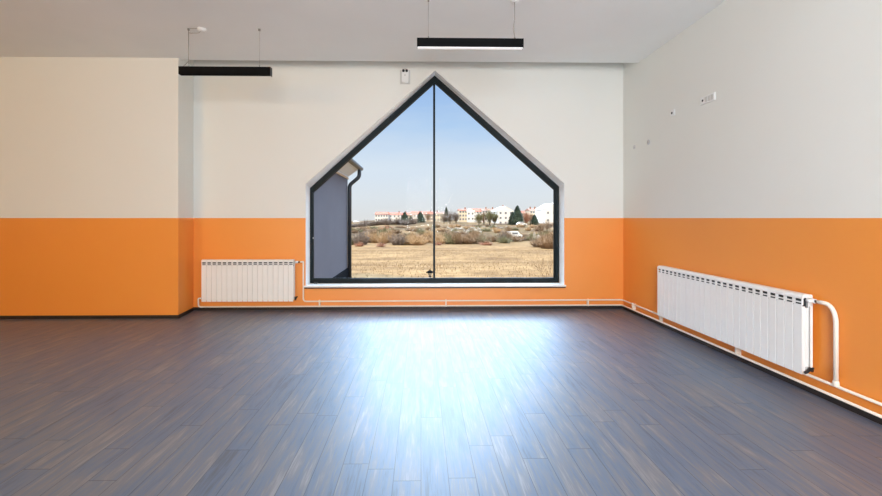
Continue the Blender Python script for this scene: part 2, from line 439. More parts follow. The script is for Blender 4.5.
# ---- window: frame, mullion, two panes, sill
win = bpy.data.objects.new('window_1', None); COL.objects.link(win); win.location = (aX, 6.66, bZ)
win['kind'] = 'structure'; win['label'] = 'large house-shaped window with dark frame and white sill'; win['category'] = 'window'
def P(o): return (o[0] - aX, o[1] - bZ)
YFR = 6.66
fA = at(434.7, 75.4, YFR); fL = at(309.6, 188, YFR); fR = at(559.6, 186.6, YFR)
fL.x = max(fL.x, oL + .008); fR.x = min(fR.x, oR - .008)
outer = [P(p) for p in ((fL.x, bZ), (fR.x, bZ), (fR.x, fR.z), (fA.x, fA.z), (fL.x, fL.z))]
wallo = [P(p) for p in ((oL + .002, bZ - .03), (oR - .002, bZ - .03), (oR - .002, eR - .003), (aX, aZ - .003), (oL + .002, eL - .003))]
b = MB()      # splayed white reveal between the wall face and the frame
for i in (1, 2, 3, 4):
    j = (i + 1) % 5
    A0, A1, B0, B1 = wallo[i], wallo[j], outer[i], outer[j]
    def V(p, y): return b.bm.verts.new((p[0], y, p[1]))
    a0, a1, b0, b1 = V(A0, YW - YFR - .001), V(A1, YW - YFR - .001), V(B0, .0), V(B1, .0)
    b.bm.faces.new((a0, a1, b1, b0))
b.build('reveal', M['reveal'], win)
def inset(poly, ds):
    n = len(poly); ln = []
    for i in range(n):
        p, q = Vector(poly[i]), Vector(poly[(i + 1) % n]); d = (q - p).normalized(); nn = Vector((-d.y, d.x))
        ln.append((p + nn * ds[i], d))
    res = []
    for i in range(n):
        (p, d), (q, e_) = ln[i - 1], ln[i]
        den = d.x * e_.y - d.y * e_.x; w = q - p
        t = (w.x * e_.y - w.y * e_.x) / den
        res.append(tuple(p + d * t))
    return res
def ring(mb, A, B, y0, y1):
    n = len(A)
    for i in range(n):
        j = (i + 1) % n
        mb.prism([A[i], A[j], B[j], B[i]], y0, y1)
inn = inset(outer, [.070, .066, .080, .080, .042])
inn2 = inset(outer, [.080, .078, .090, .090, .052])
b = MB(); ring(b, outer, inn, 0, .075); ring(b, inn, inn2, .022, .06)
b.build('window_frame', M['frame'], win)
MUW = .017
topz = min(p[1] for p in [inn[3]])
mx0 = at(434.2, 200, 6.66).x - aX
MB().box(mx0 - MUW, mx0 + MUW, .006, .066, .08, topz + .02).build('mullion', M['frame'], win)
gi = inset(outer, [.055, .05, .06, .06, .035])
b = MB(); b.prism([gi[0], (mx0, gi[0][1]), (mx0, gi[3][1] - .01), gi[3], gi[4]] if mx0 <= gi[3][0] else [gi[0], (mx0, gi[0][1]), gi[3], gi[4]], .036, .044)
b.build('pane', M['glass'], win)
b = MB(); b.prism([(mx0, gi[1][1]), gi[1], gi[2], (gi[3][0] + .002, gi[3][1] - .003)], .036, .044)
b.build('pane', M['glass'], win)
MB().box(oL - aX - .02, oR - aX + .02, YW - 6.66 - .035, .0, -.024, 0, .003).build('window_sill', M['sill'], win)
MB().box(oL - aX - .015, oR - aX + .015, YW - 6.66 - .022, -.2, -.046, -.024).build('sill_shadow_strip', M['skirt'], win)['label'] = 'dark brown strip painting the shadow line under the sill'  # dark strip stands in for the shadow line below the sill
# small dark fittings of the window
p = at(315.5, 283.2, 6.62)
MB().box(p.x - aX - .03, p.x - aX + .03, -.05, -.012, 0, .022, .004).build('catch', M['black'], win)['label'] = 'small black catch at the left foot of the frame'
p = at(313.3, 238, 6.655)
MB().box(p.x - aX - .008, p.x - aX + .008, -.014, 0, p.z - bZ - .015, p.z - bZ + .015, .003).build('hinge', M['plastic_grey'], win)['label'] = 'small grey hinge cap on the left jamb'

# ---- skirting boards
sk = .048
struct(MB().box(XL, XC + .012, YC - .012, YC, 0, sk).build('baseboard_front_left', M['skirt']), 'dark skirting along the projecting left wall')
struct(MB().prism([(XC, YC), (XC + .012, YC - .012), (XC2 + .012, YW), (XC2, YW)], 0, sk, 'z').build('baseboard_return', M['skirt']), 'short dark skirting on the return of the left wall')
struct(MB().box(XC2 + .012, XR, YW - .012, YW, 0, sk).build('baseboard_front', M['skirt']), 'dark skirting under the window wall pipes')
struct(MB().box(XR - .012, XR, YR, YW - .012, 0, sk + .01).build('baseboard_right', M['skirt']), 'dark skirting along the right wall')

# ------------------------------------------------------------------ radiators
def radiator(label, n, loc, rz, group, h=.655, mirror=False):
    root = thing('radiator', label, 'radiator', loc, rz, None)
    PW = .08; D = .095
    b = MB()
    # one section, local x -0.04..0.04, front at y=0, back y=D
    b.box(-.0365, .0365, 0, .006, .0, h - .085, .0018)           # front plate
    b.box(-.038, .038, .003, .010, h - .073, h - .062, .001)   # bar between the slots
    # rounded cap
    pr = [(.000, h - .040), (.000, h - .028), (.006, h - .012), (.018, h - .003), (.035, h), (D - .01, h - .004), (D - .004, h - .02), (D - .01, h - .03), (.02, h - .03), (.008, h - .040)]
    b.prism(pr, -.0385, .0385, 'x')
    for sx in (-1, 1):
        b.box(sx * .038, sx * .029, .002, .012, h - .09, h - .03)   # webs beside the slots
        b.box(sx * .0385, sx * .0365, .004, .026, .025, h - .10, .0005); b.box(sx * .0385, sx * .0365, .068, .088, .03, h - .10, .0005)
    b.mi = 1; b.box(-.0385, .0385, .030, .034, h - .11, h - .03); b.mi = 0; b.box(-.030, .030, .036, .062, .03, h - .115, .004); b.box(-.012, .012, .04, .06, h - .12, h - .02)        # dark plate paints the shade behind the slots; water way
    b.box(-.0385, .0385, .084, .090, .03, h - .02, .001)         # rear plate
    b.box(-.02, -.017, .068, .086, .03, h - .06); b.box(.017, .02, .068, .086, .03, h - .06)
    x0 = -n * PW / 2 + PW / 2
    first = b.build('section', [M['enamel'], M['slot_shade']], root, (x0, 0, 0))
    for i in range(1, n):
        c = first.copy(); COL.objects.link(c); c.parent = root; c.location = (x0 + i * PW, 0, 0)
    L = n * PW / 2
    MB().tube([(-L - .004, .05, h - .045), (L + .004, .05, h - .045)], .019, 14).build('top_header', M['enamel_in'], root)
    MB().tube([(-L - .004, .05, .045), (L + .004, .05, .045)], .019, 14).build('bottom_header', M['enamel_in'], root)
    for sx in (-1, 1):
        for zz in (h - .10,):
            MB().box(sx * L * .6 - .012, sx * L * .6 + .012, .088, .128, zz, zz + .03).build('wall_bracket', M['plastic'], root)
    # thermostatic valve at the right top, drain valve right bottom
    b = MB(); b.tube([(L + .002, .05, h - .045), (L + .028, .05, h - .045)], .015, 12)
    b.tube([(L + .028, .05, h - .045), (L + .030, .05, h - .045), (L + .055, .05, h - .045), (L + .058, .05, h - .045)], .019, 12)
    b.tube([(L + .040, .05, h - .045), (L + .040, .005, h - .045)], .017, 14)
    b.build('valve', M['plastic'], root)['label'] = 'white valve with rounded head at the top corner'
    b = MB(); b.tube([(L + .058, .05, h - .045), (L + .085, .05, h - .045)], .010, 10)
    b.build('union_nut', M['black'], root)['label'] = 'dark nut joining the valve to the pipe'
    b = MB(); b.tube([(L + .002, .05, .045), (L + .035, .05, .045)], .013, 10)
    b.tube([(L + .022, .05, .062), (L + .022, .02, .030), (L + .03, -.005, .028)], .011, 10)
    b.tube([(L + .022, .05, .045), (L + .05, .04, .07)], .009, 8)
    b.build('drain_valve', M['black'], root)['label'] = 'black drain valve at the lower corner'
    b = MB(); b.tube([(-L - .002, .05, .045), (-L - .022, .05, .045)], .014, 10)
    b.build('lower_nut', M['black'], root)['label'] = 'dark nut at the lower left corner'
    return root
YF = 6.31
pl, pr_ = at(201.2, 262, YF), at(293.4, 262, YF)
wl = pr_.x - pl.x
zb = at(247, 301.7, YF).z; zt = at(247, 259.6, YF).z
radL = radiator('white sectional radiator on the window wall, left of the window', 18, ((pl.x + pr_.x) / 2, YF, zb), 0, None, h=zt - zb)
radL.scale = (wl / (18 * .08), 1, 1)
XF = XR - .13
pa, pb = atx(657.2, 266, XF), atx(802.2, 300, XF)
wr = pa.y - pb.y
zb2 = (at(0, 0, 1).z * 0) + .5 * (atx(657.2, 315.8, XF).z + atx(802.2, 373.4, XF).z)
zt2 = .5 * (atx(657.2, 265.2, XF).z + atx(802.2, 294.5, XF).z)
radR = radiator('long white sectional radiator on the orange right wall', 25, (XF, (pa.y + pb.y) / 2, zb2), R(-90), None, h=zt2 - zb2)
radR.scale = (wr / (25 * .08), 1, 1)

# ------------------------------------------------------------------ heating pipes
YP = YW - .038; XP = XR - .038
zu, zl = .150, .066
rL = Vector((pr_.x, YF + .05, zt - .045))
xv = at(303.3, 264, YP).x
path = arc_path([(pr_.x + .088, YF + .05, zt - .045), (pr_.x + .12, YP, zt - .045), (xv, YP, zt - .045), (xv, YP, zu - .008), (XP, YP, zu), (XP, YR + .2, zu + .012)], .05)
up = tag(MB().tube(path, .0115, 12).build('heating_pipe', M['pipe']), 'upper cream heating pipe, dropping from the left radiator and running round the walls', 'pipe')
xl0 = at(200.3, 300, YP).x
path = arc_path([(pl.x - .022, YF + .05, zb + .045), (xl0 - .01, YF + .05, zb + .045), (xl0 - .01, YF + .06, zl), (xl0 + .10, YP, zl - .004), (XP - .004, YP, zl), (XP - .004, YR + .2, zl + .012)], .04)
lo = tag(MB().tube(path, .0115, 12).build('heating_pipe', M['pipe']), 'lower cream heating pipe just above the skirting, starting under the left radiator', 'pipe')
# brackets of the pipe pair
def clip(parent, c, along):
    b = MB(); x, y, z = c
    if along == 'x':
        b.box(x - .010, x + .010, y - .016, YW, zl - .005, zu + .005, .003)
        b.tube([(x - .012, YP, zu), (x + .012, YP, zu)], .0155, 10); b.tube([(x - .012, YP, zl), (x + .012, YP, zl)], .0155, 10)
    else:
        b.box(x - .016, XR, y - .010, y + .010, zl - .002, zu + .008, .003)
        b.tube([(XP, y - .012, zu + .006), (XP, y + .012, zu + .006)], .0155, 10); b.tube([(XP, y - .012, zl + .006), (XP, y + .012, zl + .006)], .0155, 10)
    return b.build('pipe_bracket', M['pipe'], parent)
for px in (319.5, 446, 588):
    clip(lo, (at(px, 303, YP).x, YP, 0), 'x')
for px in (633, 737):
    clip(lo, (XP, atx(px, 310, XP).y, 0), 'y')
# drop from the right radiator down to the upper pipe
yv = atx(836, 350, XP).y; yz = pb.y - .088
ztr = zt2 - .045
p0 = Vector((XF + .05, yz + .01, ztr)); p1 = Vector((XP, yv + .005, ztr + .008)); p2 = Vector((XP, yv, ztr - .15))
path = [p0] + [(p0 + Vector((0, -.03, 0))) * (1 - t) ** 2 + p1 * 2 * t * (1 - t) + p2 * t * t for t in [k / 12 for k in range(1, 13)]] + [Vector((XP, yv, zu + .006))]
d = tag(MB().tube(path, .0155, 14).build('radiator_pipe', M['pipe']), 'thick cream pipe bending down from the right radiator to the floor pipes', 'pipe')
MB().lathe([(.019, 0), (.021, .008), (.021, .03), (.018, .04)], (XP, yv, zu + .004), 14).build('collar', M['pipe'], d)
# short riser at the far lower corner of the right radiator
yk = pa.y + .03
path = arc_path([(XF + .05, pa.y + .022, zb2 + .045), (XF + .05, yk + .025, zb2 + .045), (XP - .004, yk + .03, zl + .008)], .02)
b = MB(); b.tube(path, .012, 10); b.box(XP - .02, XP + .012, yk + .012, yk + .048, zl - .004, zb2 + .065, .006)
tag(b.build('pipe_riser', M['pipe']), 'short white riser at the far lower corner of the right radiator', 'pipe')

# ------------------------------------------------------------------ pendant lamps
def pendant(label, px0, px1, ytop, ybot, Y, lit, cable):
    a, c = at(px0, ytop, Y), at(px1, ybot, Y)
    x0, x1, z1, z0 = a.x, c.x, a.z, c.z
    root = thing('pendant_lamp', label, 'lamp', ((x0 + x1) / 2, Y + .03, ZC), 0)
    ox, oy = (x0 + x1) / 2, Y + .03
    hw = (x1 - x0) / 2
    z0 -= ZC; z1 -= ZC
    b = MB(); b.box(-hw, hw, -.03, -.026, z0, z1); b.box(-hw, hw, .026, .03, z0, z1); b.box(-hw, hw, -.03, .03, z1 - .004, z1)
    b.box(-hw, -hw + .004, -.03, .03, z0, z1); b.box(hw - .004, hw, -.03, .03, z0, z1)
    b.build('housing', M['lampblack'], root)
    zd = z0 - .003 if lit else z0 + .02
    b = MB(); b.box(-hw + .005, hw - .005, -.0255, .0255, zd, zd + .02)
    b.build('diffuser', M['opal'] if lit else M['lampblack'], root)
    if not lit:
        MB().box(hw, hw + .006, -.031, .031, z0 - .012, z1 + .001, .002).build('end_cap', M['black'], root)
    return root, hw, z0, z1
r1, hw, z0, z1 = pendant('black linear pendant lamp hanging centrally before the window, white underside', 417, 523.7, 37.6, 47.2, 4.27, True, None)
c0 = at(428.5, 30, 4.30).x - r1.location.x; c1 = at(514.5, 30, 4.30).x - r1.location.x
for i, cxx in enumerate((c0, c1)):
    b = MB(); b.tube([(cxx, 0, z1), (cxx, 0, 0)], .0016, 6); b.tube([(cxx, 0, z1 - .001), (cxx, 0, z1 + .03)], .006, 8); b.tube([(cxx, 0, -.02), (cxx, 0, 0)], .009, 8)
    b.build('suspension_wire', M['wire'], r1)
b = MB(); b.tube([(c1 + .012, 0, z1), (c1 - .004, .004, z1 + .06), (c1 - .012, .004, z1 + .12), (c1 - .004, 0, z1 + .20), (c1 + .003, 0, z1 + .22), (c1 + .003, 0, 0)], .0033, 8)
b.build('power_cable', M['cable'], r1)
MB().lathe([(.045, 0), (.045, -.012), (.02, -.02)], (c1, 0, 0), 20).build('ceiling_rose', M['plastic'], r1)

r2, hw, z0, z1 = pendant('black linear pendant lamp hanging at the left above the radiator, dark underside', 178.3, 270.0, 66.2, 74.5, 4.98, False, None)
c0 = at(188.5, 60, 5.01).x - r2.location.x; c1 = at(259.5, 60, 5.01).x - r2.location.x
for cxx, rad in ((c0, .0034), (c1, .0012)):
    b = MB(); b.tube([(cxx, 0, z1 + .02), (cxx, 0, 0)], rad, 6); b.tube([(cxx, 0, z1), (cxx, 0, z1 + .03)], .006, 8); b.tube([(cxx, 0, -.02), (cxx, 0, 0)], .014, 10)
    b.build('suspension_wire', M['wire'], r2)
b = MB(); b.tube([(-hw + .03, 0, z1), (c0 - .03, 0, z1 + .04), (c0, 0, z1 + .07)], .003, 8)
b.build('power_cable', M['cable'], r2)
xr = at(200.5, 29, 4.98).x - r2.location.x
b = MB()
b.tube(arc_path([(c0, .0, -.008), (c0 + .03, -.03, -.012), (xr - .03, -.03, -.012), (xr, 0, -.012)], .02), .003, 6)
b.tube(arc_path([(c0, .0, -.05), (c0 + .03, .0, -.055), (xr - .04, .0, -.055), (xr, 0, -.02)], .02), .003, 6)
b.build('cable_loop', M['cable'], r2)
MB().lathe([(.05, 0), (.05, -.016), (.042, -.03), (.015, -.034)], (xr, 0, 0), 24).build('ceiling_rose', M['plastic'], r2)

# ------------------------------------------------------------------ wall devices
p = at(405.2, 77.4, YW)
e_ = thing('emergency_light', 'white wall unit with two black spots beside the window apex', 'light', (p.x, YW, p.z))
MB().box(-.080, .080, -.016, 0, -.112, .112, .006).build('back_plate', M['plastic_grey'], e_)
b = MB(); b.prism([(-.056, .10), (-.050, -.085), (-.034, -.098), (.034, -.098), (.050, -.085), (.056, .10)], -.05, -.016)
bmesh.ops.bevel(b.bm, geom=list(b.bm.edges), offset=.004, segments=2, affect='EDGES')
b.build('cover', M['plastic'], e_)
for sx in (-1, 1):
    b = MB(); b.tube([(sx * .026, -.03, .088), (sx * .026, -.075, .086)], .022, 16, .019); b.tube([(sx * .026, -.0755, .086), (sx * .026, -.077, .086)], .016, 14)
    b.build('spot_head', M['black'], e_)
MB().tube([(0, -.03, .11), (0, -.03, .135)], .004, 8).build('cable_entry', M['cable'], e_)
MB().tube([(0, -.0495, .02), (0, -.0525, .02)], .012, 14).build('indicator', M['plastic_grey'], e_)

p = atx(708.2, 98.8, XR)
s_ = thing('wall_socket', 'wide white socket plate high on the right wall', 'socket', (XR, p.y, p.z), R(-90))
MB().box(-.115, .115, -.012, 0, -.045, .045, .004).build('plate', M['plastic'], s_)
for k in range(3):
    MB().box(-.035 + k * .045, .0 + k * .045, -.0145, -.011, -.028, .028, .001).build('insert', M['plastic_grey'], s_)
MB().tube([(-.075, -.011, 0), (-.075, -.0145, 0)], .013, 14).build('socket_hole', M['black'], s_)['label'] = 'small dark round outlet hole'
p = atx(673.2, 112.8, XR)
s_ = thing('wall_socket', 'small square socket with a dark hole, left of the wide plate', 'socket', (XR, p.y, p.z), R(-90))
MB().box(-.04, .04, -.010, 0, -.04, .04, .004).build('plate', M['plastic'], s_)
MB().tube([(-.012, -.009, .0), (-.012, -.0125, .0)], .016, 14).build('socket_hole', M['black'], s_)
for (px, py, lab, rr) in ((648.5, 142.2, 'round grey cover plate lower on the right wall, nearer to the sockets', .036),
                          (634.5, 147, 'round grey cover plate on the right wall, closest to the corner', .032)):
    p = atx(px, py, XR)
    c_ = thing('cover_plate', lab, 'cover', (XR, p.y, p.z), R(-90))
    MB().tube([(0, 0, 0), (0, -.004, 0)], rr, 20).build('disc', M['plaster_grey'], c_)
    MB().tube([(0, -.003, 0), (0, -.006, 0)], rr * .25, 10).build('screw', M['plastic_grey'], c_)

# ------------------------------------------------------------------ outside: ground
PROF = [(6.8, -.35), (12, -.45), (30, -1.5), (60, -3.0), (75, -3.35), (100, -3.1), (150, -2.3), (200, -1.5), (250, -1.0), (330, -.2), (420, -.6), (900, -6)]
def tz(x, y):
    for (a, za), (c, zc) in zip(PROF, PROF[1:]):
        if y <= c:
            t = max(0, (y - a) / (c - a)); t = t * t * (3 - 2 * t); z = za + (zc - za) * t; break
    else: z = -6
    q = -x / max(y, 1) - .10
    if y > 120 and q > 0: z -= min(1, q / .08) * 2.0 * min(1, (y - 120) / 100)
    if y > 30:
        z += .25 * math.sin(x * .07 + y * .031) * min(1, (y - 30) / 60)
    return z
ys = [6.8 + i * .8 for i in range(30)] + [31 + i * 2.5 for i in range(60)] + [182 + i * 12 for i in range(60)]
bm = bmesh.new(); rows = []
for y in ys:
    w = 10 + y * 1.1
    rows.append([bm.verts.new((-w + 2 * w * i / 70, y, tz(-w + 2 * w * i / 70, y))) for i in range(71)])
for a, c in zip(rows, rows[1:]):
    for i in range(70): 
        f = bm.faces.new((a[i], a[i + 1], c[i + 1], c[i])); f.smooth = True
b = MB(); b.bm.free(); b.bm = bm
g = b.build('field_ground', M['field']); struct(g); g['label'] = 'dry tan field rising to a hill outside'; g['category'] = 'field'

rnd = random.Random(7)
def blades(n, y0, y1, pxr, hmax, w):
    b = MB()
    for i in range(n):
        y = y0 + (y1 - y0) * rnd.random() ** .8
        x = (pxr[0] + (pxr[1] - pxr[0]) * rnd.random() - 421) / F * y
        z = tz(x, y); h = hmax * (.4 + .6 * rnd.random()); a = rnd.random() * 6.28
        lx, ly = rnd.uniform(-.6, .6) * h, rnd.uniform(-.6, .6) * h
        b.tri((x - w * math.cos(a), y - w * math.sin(a), z - .01), (x + w * math.cos(a), y + w * math.sin(a), z - .01), (x + lx, y + ly, z + h))
    return b
g = blades(16000, 9, 55, (300, 580), .09, .012).build('dry_grass', M['straw'], fix=False)
tag(g, 'short dry straw grass covering the near field', 'grass', kind='stuff')

# ------------------------------------------------------------------ the wing of the building, left outside
XWg = atx(314, 230, -1.90).x
YE = at(348, 230, 1).x; 
XWg = -1.86
YE = atx(347.6, 230, XWg).y            # far end of the wing
g0 = YO + .01
wz = atx(350, 179, XWg).z              # top of the wall
wing = thing('building_wing', 'blue-grey rendered wing of the building seen at the left of the window', 'building', (-3.5, (g0 + YE) / 2, -.5))
ox, oy, oz = wing.location
def wb(mb, name, m, parent=wing):
    bmesh.ops.translate(mb.bm, vec=(-ox, -oy, -oz), verts=mb.bm.verts); return mb.build(name, m, parent)
wb(MB().box(-5.9, XWg, g0, YE, -.5, wz), 'wall', M['render_grey'])
pz = atx(346, 269.3, XWg + .02).z
wb(MB().box(-5.94, XWg + .03, g0, YE + .03, -.55, pz), 'plinth', M['plinth'])
XG = atx(361, 168.5, -1.5).x
gy = YE + .12
gp = at(360.8, 168.6, gy); XG = gp.x; gz = gp.z
# sloping roof slab rising away from the eave
RX = -3.9; RZ = gz + (XG - RX) * .68
wb(MB().prism([(XG - .02, gz + .02), (XG - .02, gz + .09), (RX, RZ + .09), (2 * RX - XG, gz + .09), (2 * RX - XG, gz + .02), (RX, RZ)], g0, gy + .05), 'roof', M['roof_brown'])
wb(MB().prism([(XWg, wz), (XWg + .0, wz + .04), (XG - .05, gz - .02), (XG - .05, gz + .03), (XWg - .05, gz + .25), (XWg - .05, wz)], g0, gy), 'soffit', M['soffit'])
wb(MB().box(XWg - .02, XWg + .025, g0, YE + .03, wz - .045, wz), 'timber_trim', M['beige'])
wb(MB().box(XG - .10, XG - .045, g0, gy + .02, gz - .03, gz + .05), 'eave_shadow_strip', M['gutter'])  # dark strip paints the gutter shadow beneath the roof edge
wb(MB().tube([(XG, g0, gz), (XG, gy + .04, gz)], .06, 14), 'gutter', M['gutter'])
dp = YE - .02
zel = at(352, 186, dp).z
path = arc_path([(XG - .01, dp, gz), (XG - .02, dp, at(360, 177, dp).z), (XWg + .055, dp, at(352, 185, dp).z), (XWg + .055, dp, -.5)], .07, 6)
wb(MB().tube(path, .048, 14), 'downpipe', M['gutter'])

# ------------------------------------------------------------------ garden lamp
p = at(430, 269.4, 9.0); zg = tz(p.x, 9.0)
gl = thing('garden_lamp', 'small black-capped garden lantern standing outside by the mullion', 'lamp', (p.x, 9.0, zg))
hh = p.z - zg
MB().lathe([(.055, -.062), (.088, -.060), (.090, -.050), (.060, -.030), (.030, -.012), (.014, -.006), (.010, .012)], (0, 0, hh - .012), 20).build('cap', M['cap_black'], gl)
MB().lathe([(.030, 0), (.052, .075)], (0, 0, hh - .150), 16).build('glass_body', M['lantern_glass'], gl)
MB().lathe([(.012, -.025), (.030, -.012), (.034, .002), (.030, .006)], (0, 0, hh - .152), 16).build('base_ring', M['cap_black'], gl)
MB().tube([(0, 0, 0), (0, 0, hh - .16)], .006, 8).build('post', M['cap_black'], gl)

# ------------------------------------------------------------------ vegetation
def twigs(b, base, w, h, n, fan=.9, lift=.15, th=.03, sub=3):
    """a fan of thin stems with side twigs"""
    bx, by, bz = base
    for i in range(n):
        a = rnd.random() * 6.283; rr = rnd.random() ** .6
        top = Vector((bx + math.cos(a) * rr * w / 2 * fan, by + math.sin(a) * rr * w / 2 * fan, bz + h * (.35 + .65 * rnd.random()) * (1 - .35 * rr * rr)))
        st = Vector((bx + math.cos(a) * rr * w * .22, by + math.sin(a) * rr * w * .22, bz + h * lift * rnd.random()))
        d = Vector((math.cos(a + 1.57), math.sin(a + 1.57), 0)) * th if rnd.random() < .5 else Vector((th, 0, 0))
        b.tri(st - d, st + d, top)
        for k in range(sub):
            t = .35 + .6 * rnd.random(); q = st.lerp(top, t)
            e2 = q + Vector((rnd.uniform(-1, 1), rnd.uniform(-1, 1), rnd.uniform(.1, 1))).normalized() * h * .22
            b.tri(q - d * .6, q + d * .6, e2)
def bush_mesh(w, h, n, th, m):
    b = MB(); twigs(b, (0, 0, -.1), w, h, n, th=th); o = b.build('shrub', m, fix=False); return o
def place(src, x, y, s, sz, rz, label, cat, group=None, first=False, name=None):
    o = src if first else src.copy()
    if not first: COL.objects.link(o)
    o.location = (x, y, tz(x, y) - .1); o.scale = (s, s, sz); o.rotation_euler = (0, 0, rz)
    tag(o, label, cat, group); return o
def gx(px, y): return at(px, 218, y).x

# tall stalks of the hedgerow at the far side of the field
kinds = [('tan', 'twig_tan'), ('brown', 'twig_brown'), ('olive', 'twig_olive')]
protos = {}
for k, mname in kinds + [('grey', 'twig_grey'), ('red', 'twig_red')]:
    o = bush_mesh(3.6, 2.6, 190, .05, M[mname]); protos[k] = [o, False]
def shrub(k, px, y, w, h, label, group=None):
    o, used = protos[k]; protos[k][1] = True
    return place(o, gx(px, y), y, w / 3.6, h / 2.6, rnd.random() * 6, label, 'shrub', group, first=not used)
for i in range(84):
    px = 349 + i * 2.45 + rnd.uniform(-1.2, 1.2)
    if px > 558: break
    y = 71 + rnd.uniform(-5, 12) + (6 if px > 440 else 0) + max(0, px - 480) * .25
    k = 'tan' if 362 < px < 445 and rnd.random() < .75 else ('brown' if rnd.random() < .65 else 'olive')
    hh_ = rnd.uniform(1.7, 3.0) if 362 < px < 480 else rnd.uniform(1.0, 2.0)
    side = 'left' if px < 434 else 'right'
    lab = {'tan': 'tall tan dry bush in the hedgerow beyond the field, %s of the mullion', 'brown': 'brown leafless bush in the hedgerow beyond the field, %s of the mullion', 'olive': 'olive coloured bush in the hedgerow beyond the field, %s of the mullion'}[k] % side
    shrub(k, px, y, rnd.uniform(3, 4.4), hh_, lab, '%s bushes of the hedgerow, %s of the mullion' % (k, side))
for i in range(64):      # scattered higher on the slope
    px = 352 + i * 3.25 + rnd.uniform(-2, 2)
    k = rnd.choice(['brown', 'olive', 'tan', 'brown'])
    y = rnd.uniform(95, 165)
    side = 'left' if px < 434 else 'right'
    lab = 'low %s bush scattered on the hillside, %s of the mullion' % ({'tan': 'tan', 'brown': 'brown', 'olive': 'olive'}[k], side)
    shrub(k, px, y, rnd.uniform(3, 5.5), rnd.uniform(1.0, 2.0), lab, 'low %s bushes on the hillside, %s of the mullion' % (k, side))
shrub('grey', 398, 66, 4.2, 2.6, 'dark rounded bush rising above the hedgerow left of the mullion')
shrub('grey', 361, 68, 4.6, 3.1, 'large grey leafless bush beside the downpipe')
shrub('grey', 503, 84, 3.6, 3.0, 'dark bush standing left of the white van')
shrub('brown', 506.5, 86, 3.6, 3.6, 'tall brown bush beside the dark bush, left of the white van')
shrub('brown', 541, 62, 5.0, 2.2, 'sprawling brown bush at the right end of the field')
shrub('brown', 550, 58, 5.0, 3.0, 'tall leafless bush against the right window jamb')
for (px, y, w, lab) in ((359, 62, 2.2, 'reddish bush at the edge of the field, near the downpipe'), (381, 61, 2.4, 'reddish bush at the edge of the field, middle left'),
                        (438, 66, 2.2, 'reddish bush at the edge of the field, just right of the mullion'), (486, 68, 3.2, 'reddish bush at the edge of the field, below the brown trees'),
                        (386, 128, 6.5, 'red-tinged bush on the slope below the white houses')):
    shrub('red', px, y, w, .9 if y < 100 else 2.2, lab)
# row of leafless trees below the left houses
for i in range(15):
    px = 352 + i * 4.4 + rnd.uniform(-1, 1)
    shrub('grey', px, 195 + rnd.uniform(-8, 8), rnd.uniform(6, 9), rnd.uniform(2.2, 4.8), 'grey leafless thicket below the white houses on the hill', 'leafless thickets below the left houses')

def bare_tree(px, y, w, h, mname, label, group=None):
    x = gx(px, y); t = thing('bare_tree', label, 'tree', (x, y, tz(x, y) - .2), rnd.random() * 6, group)
    MB().tube([(0, 0, 0), (.1, 0, h * .3), (0, .1, h * .6)], h * .03, 7, h * .012).build('trunk', M['trunk'], t)
    b = MB(); twigs(b, (0, 0, h * .12), w, h * .88, 260, th=.045 * h / 5, lift=.5, sub=4)
    b.build('crown', M[mname], t, fix=False); return t
for a in ((444, 205, 6.5, 6.0, 'twig_grey', 'grey leafless tree just right of the mullion'),
          (450, 200, 7.5, 7.5, 'twig_grey', 'broad grey leafless tree left of the cream houses'),
          (456, 207, 5.5, 7.0, 'twig_grey', 'narrow grey leafless tree touching the cream house'),
          (479, 180, 5.0, 6.2, 'twig_olive', 'leftmost tree of the brown clump before the houses'),
          (484, 184, 5.5, 7.4, 'twig_brown', 'second tree from the left in the brown clump before the houses'),
          (489.5, 180, 5.5, 7.8, 'twig_olive', 'tallest tree in the brown clump before the houses'),
          (494.5, 183, 4.6, 6.8, 'twig_olive', 'rightmost tree of the brown clump before the houses'),
          (526, 190, 6.0, 7.2, 'twig_red', 'orange-brown tree between the tall conifer and the small conifer'),
          (531, 196, 5.0, 6.6, 'twig_brown', 'brown tree behind the small right conifer'),
          (541, 120, 4.5, 3.4, 'twig_brown', 'low leafless tree before the far right houses'),
          (547, 125, 5.5, 4.0, 'twig_brown', 'leafless tree beside the right jamb, before the houses'),
          (428, 250, 5.0, 6.5, 'twig_brown', 'brown leafless tree just left of the mullion')):
    bare_tree(*a)

def conifer(px, y, w, h, label):
    x = gx(px, y); t = thing('conifer', label, 'tree', (x, y, tz(x, y) - .2), rnd.random() * 6)
    MB().tube([(0, 0, 0), (0, 0, h * .9)], h * .022, 7, h * .006).build('trunk', M['trunk'], t)
    b = MB()
    for i in range(900):
        q = rnd.random() ** .75; z = h * (.06 + .93 * q); r = w / 2 * (1 - q) ** .62 * (.6 + .5 * rnd.random()) + .08
        a = rnd.random() * 6.283; wd = .10 * h / 6 + .05
        tip = Vector((math.cos(a) * r, math.sin(a) * r, z - .12 * r)); root_ = Vector((math.cos(a) * r * .15, math.sin(a) * r * .15, z + .12 * r))
        sd = Vector((-math.sin(a), math.cos(a), 0)) * wd * 1.6; md = root_.lerp(tip, .6)
        b.tri(root_, md + sd, tip); b.tri(root_, tip, md - sd - Vector((0, 0, .12)))
    b.lathe([(w * .36, h * .06), (w * .29, h * .35), (w * .17, h * .7), (.02, h * .93)], (0, 0, 0), 9)
    b.build('needles', M['needles'], t, fix=False)
conifer(517.5, 178, 8.1, 9.0, 'tallest dark conifer beside the large white gabled house')
conifer(512.5, 182, 5.6, 6.2, 'lower dark conifer pressed against the left of the tallest one')
conifer(534.5, 182, 5.3, 5.0, 'small dark conifer before the houses at the right')
conifer(404.8, 225, 6.8, 6.4, 'dark conifer before the white houses left of the mullion')
conifer(410.5, 228, 4.0, 4.2, 'little conifer to the right of the dark conifer on the left')
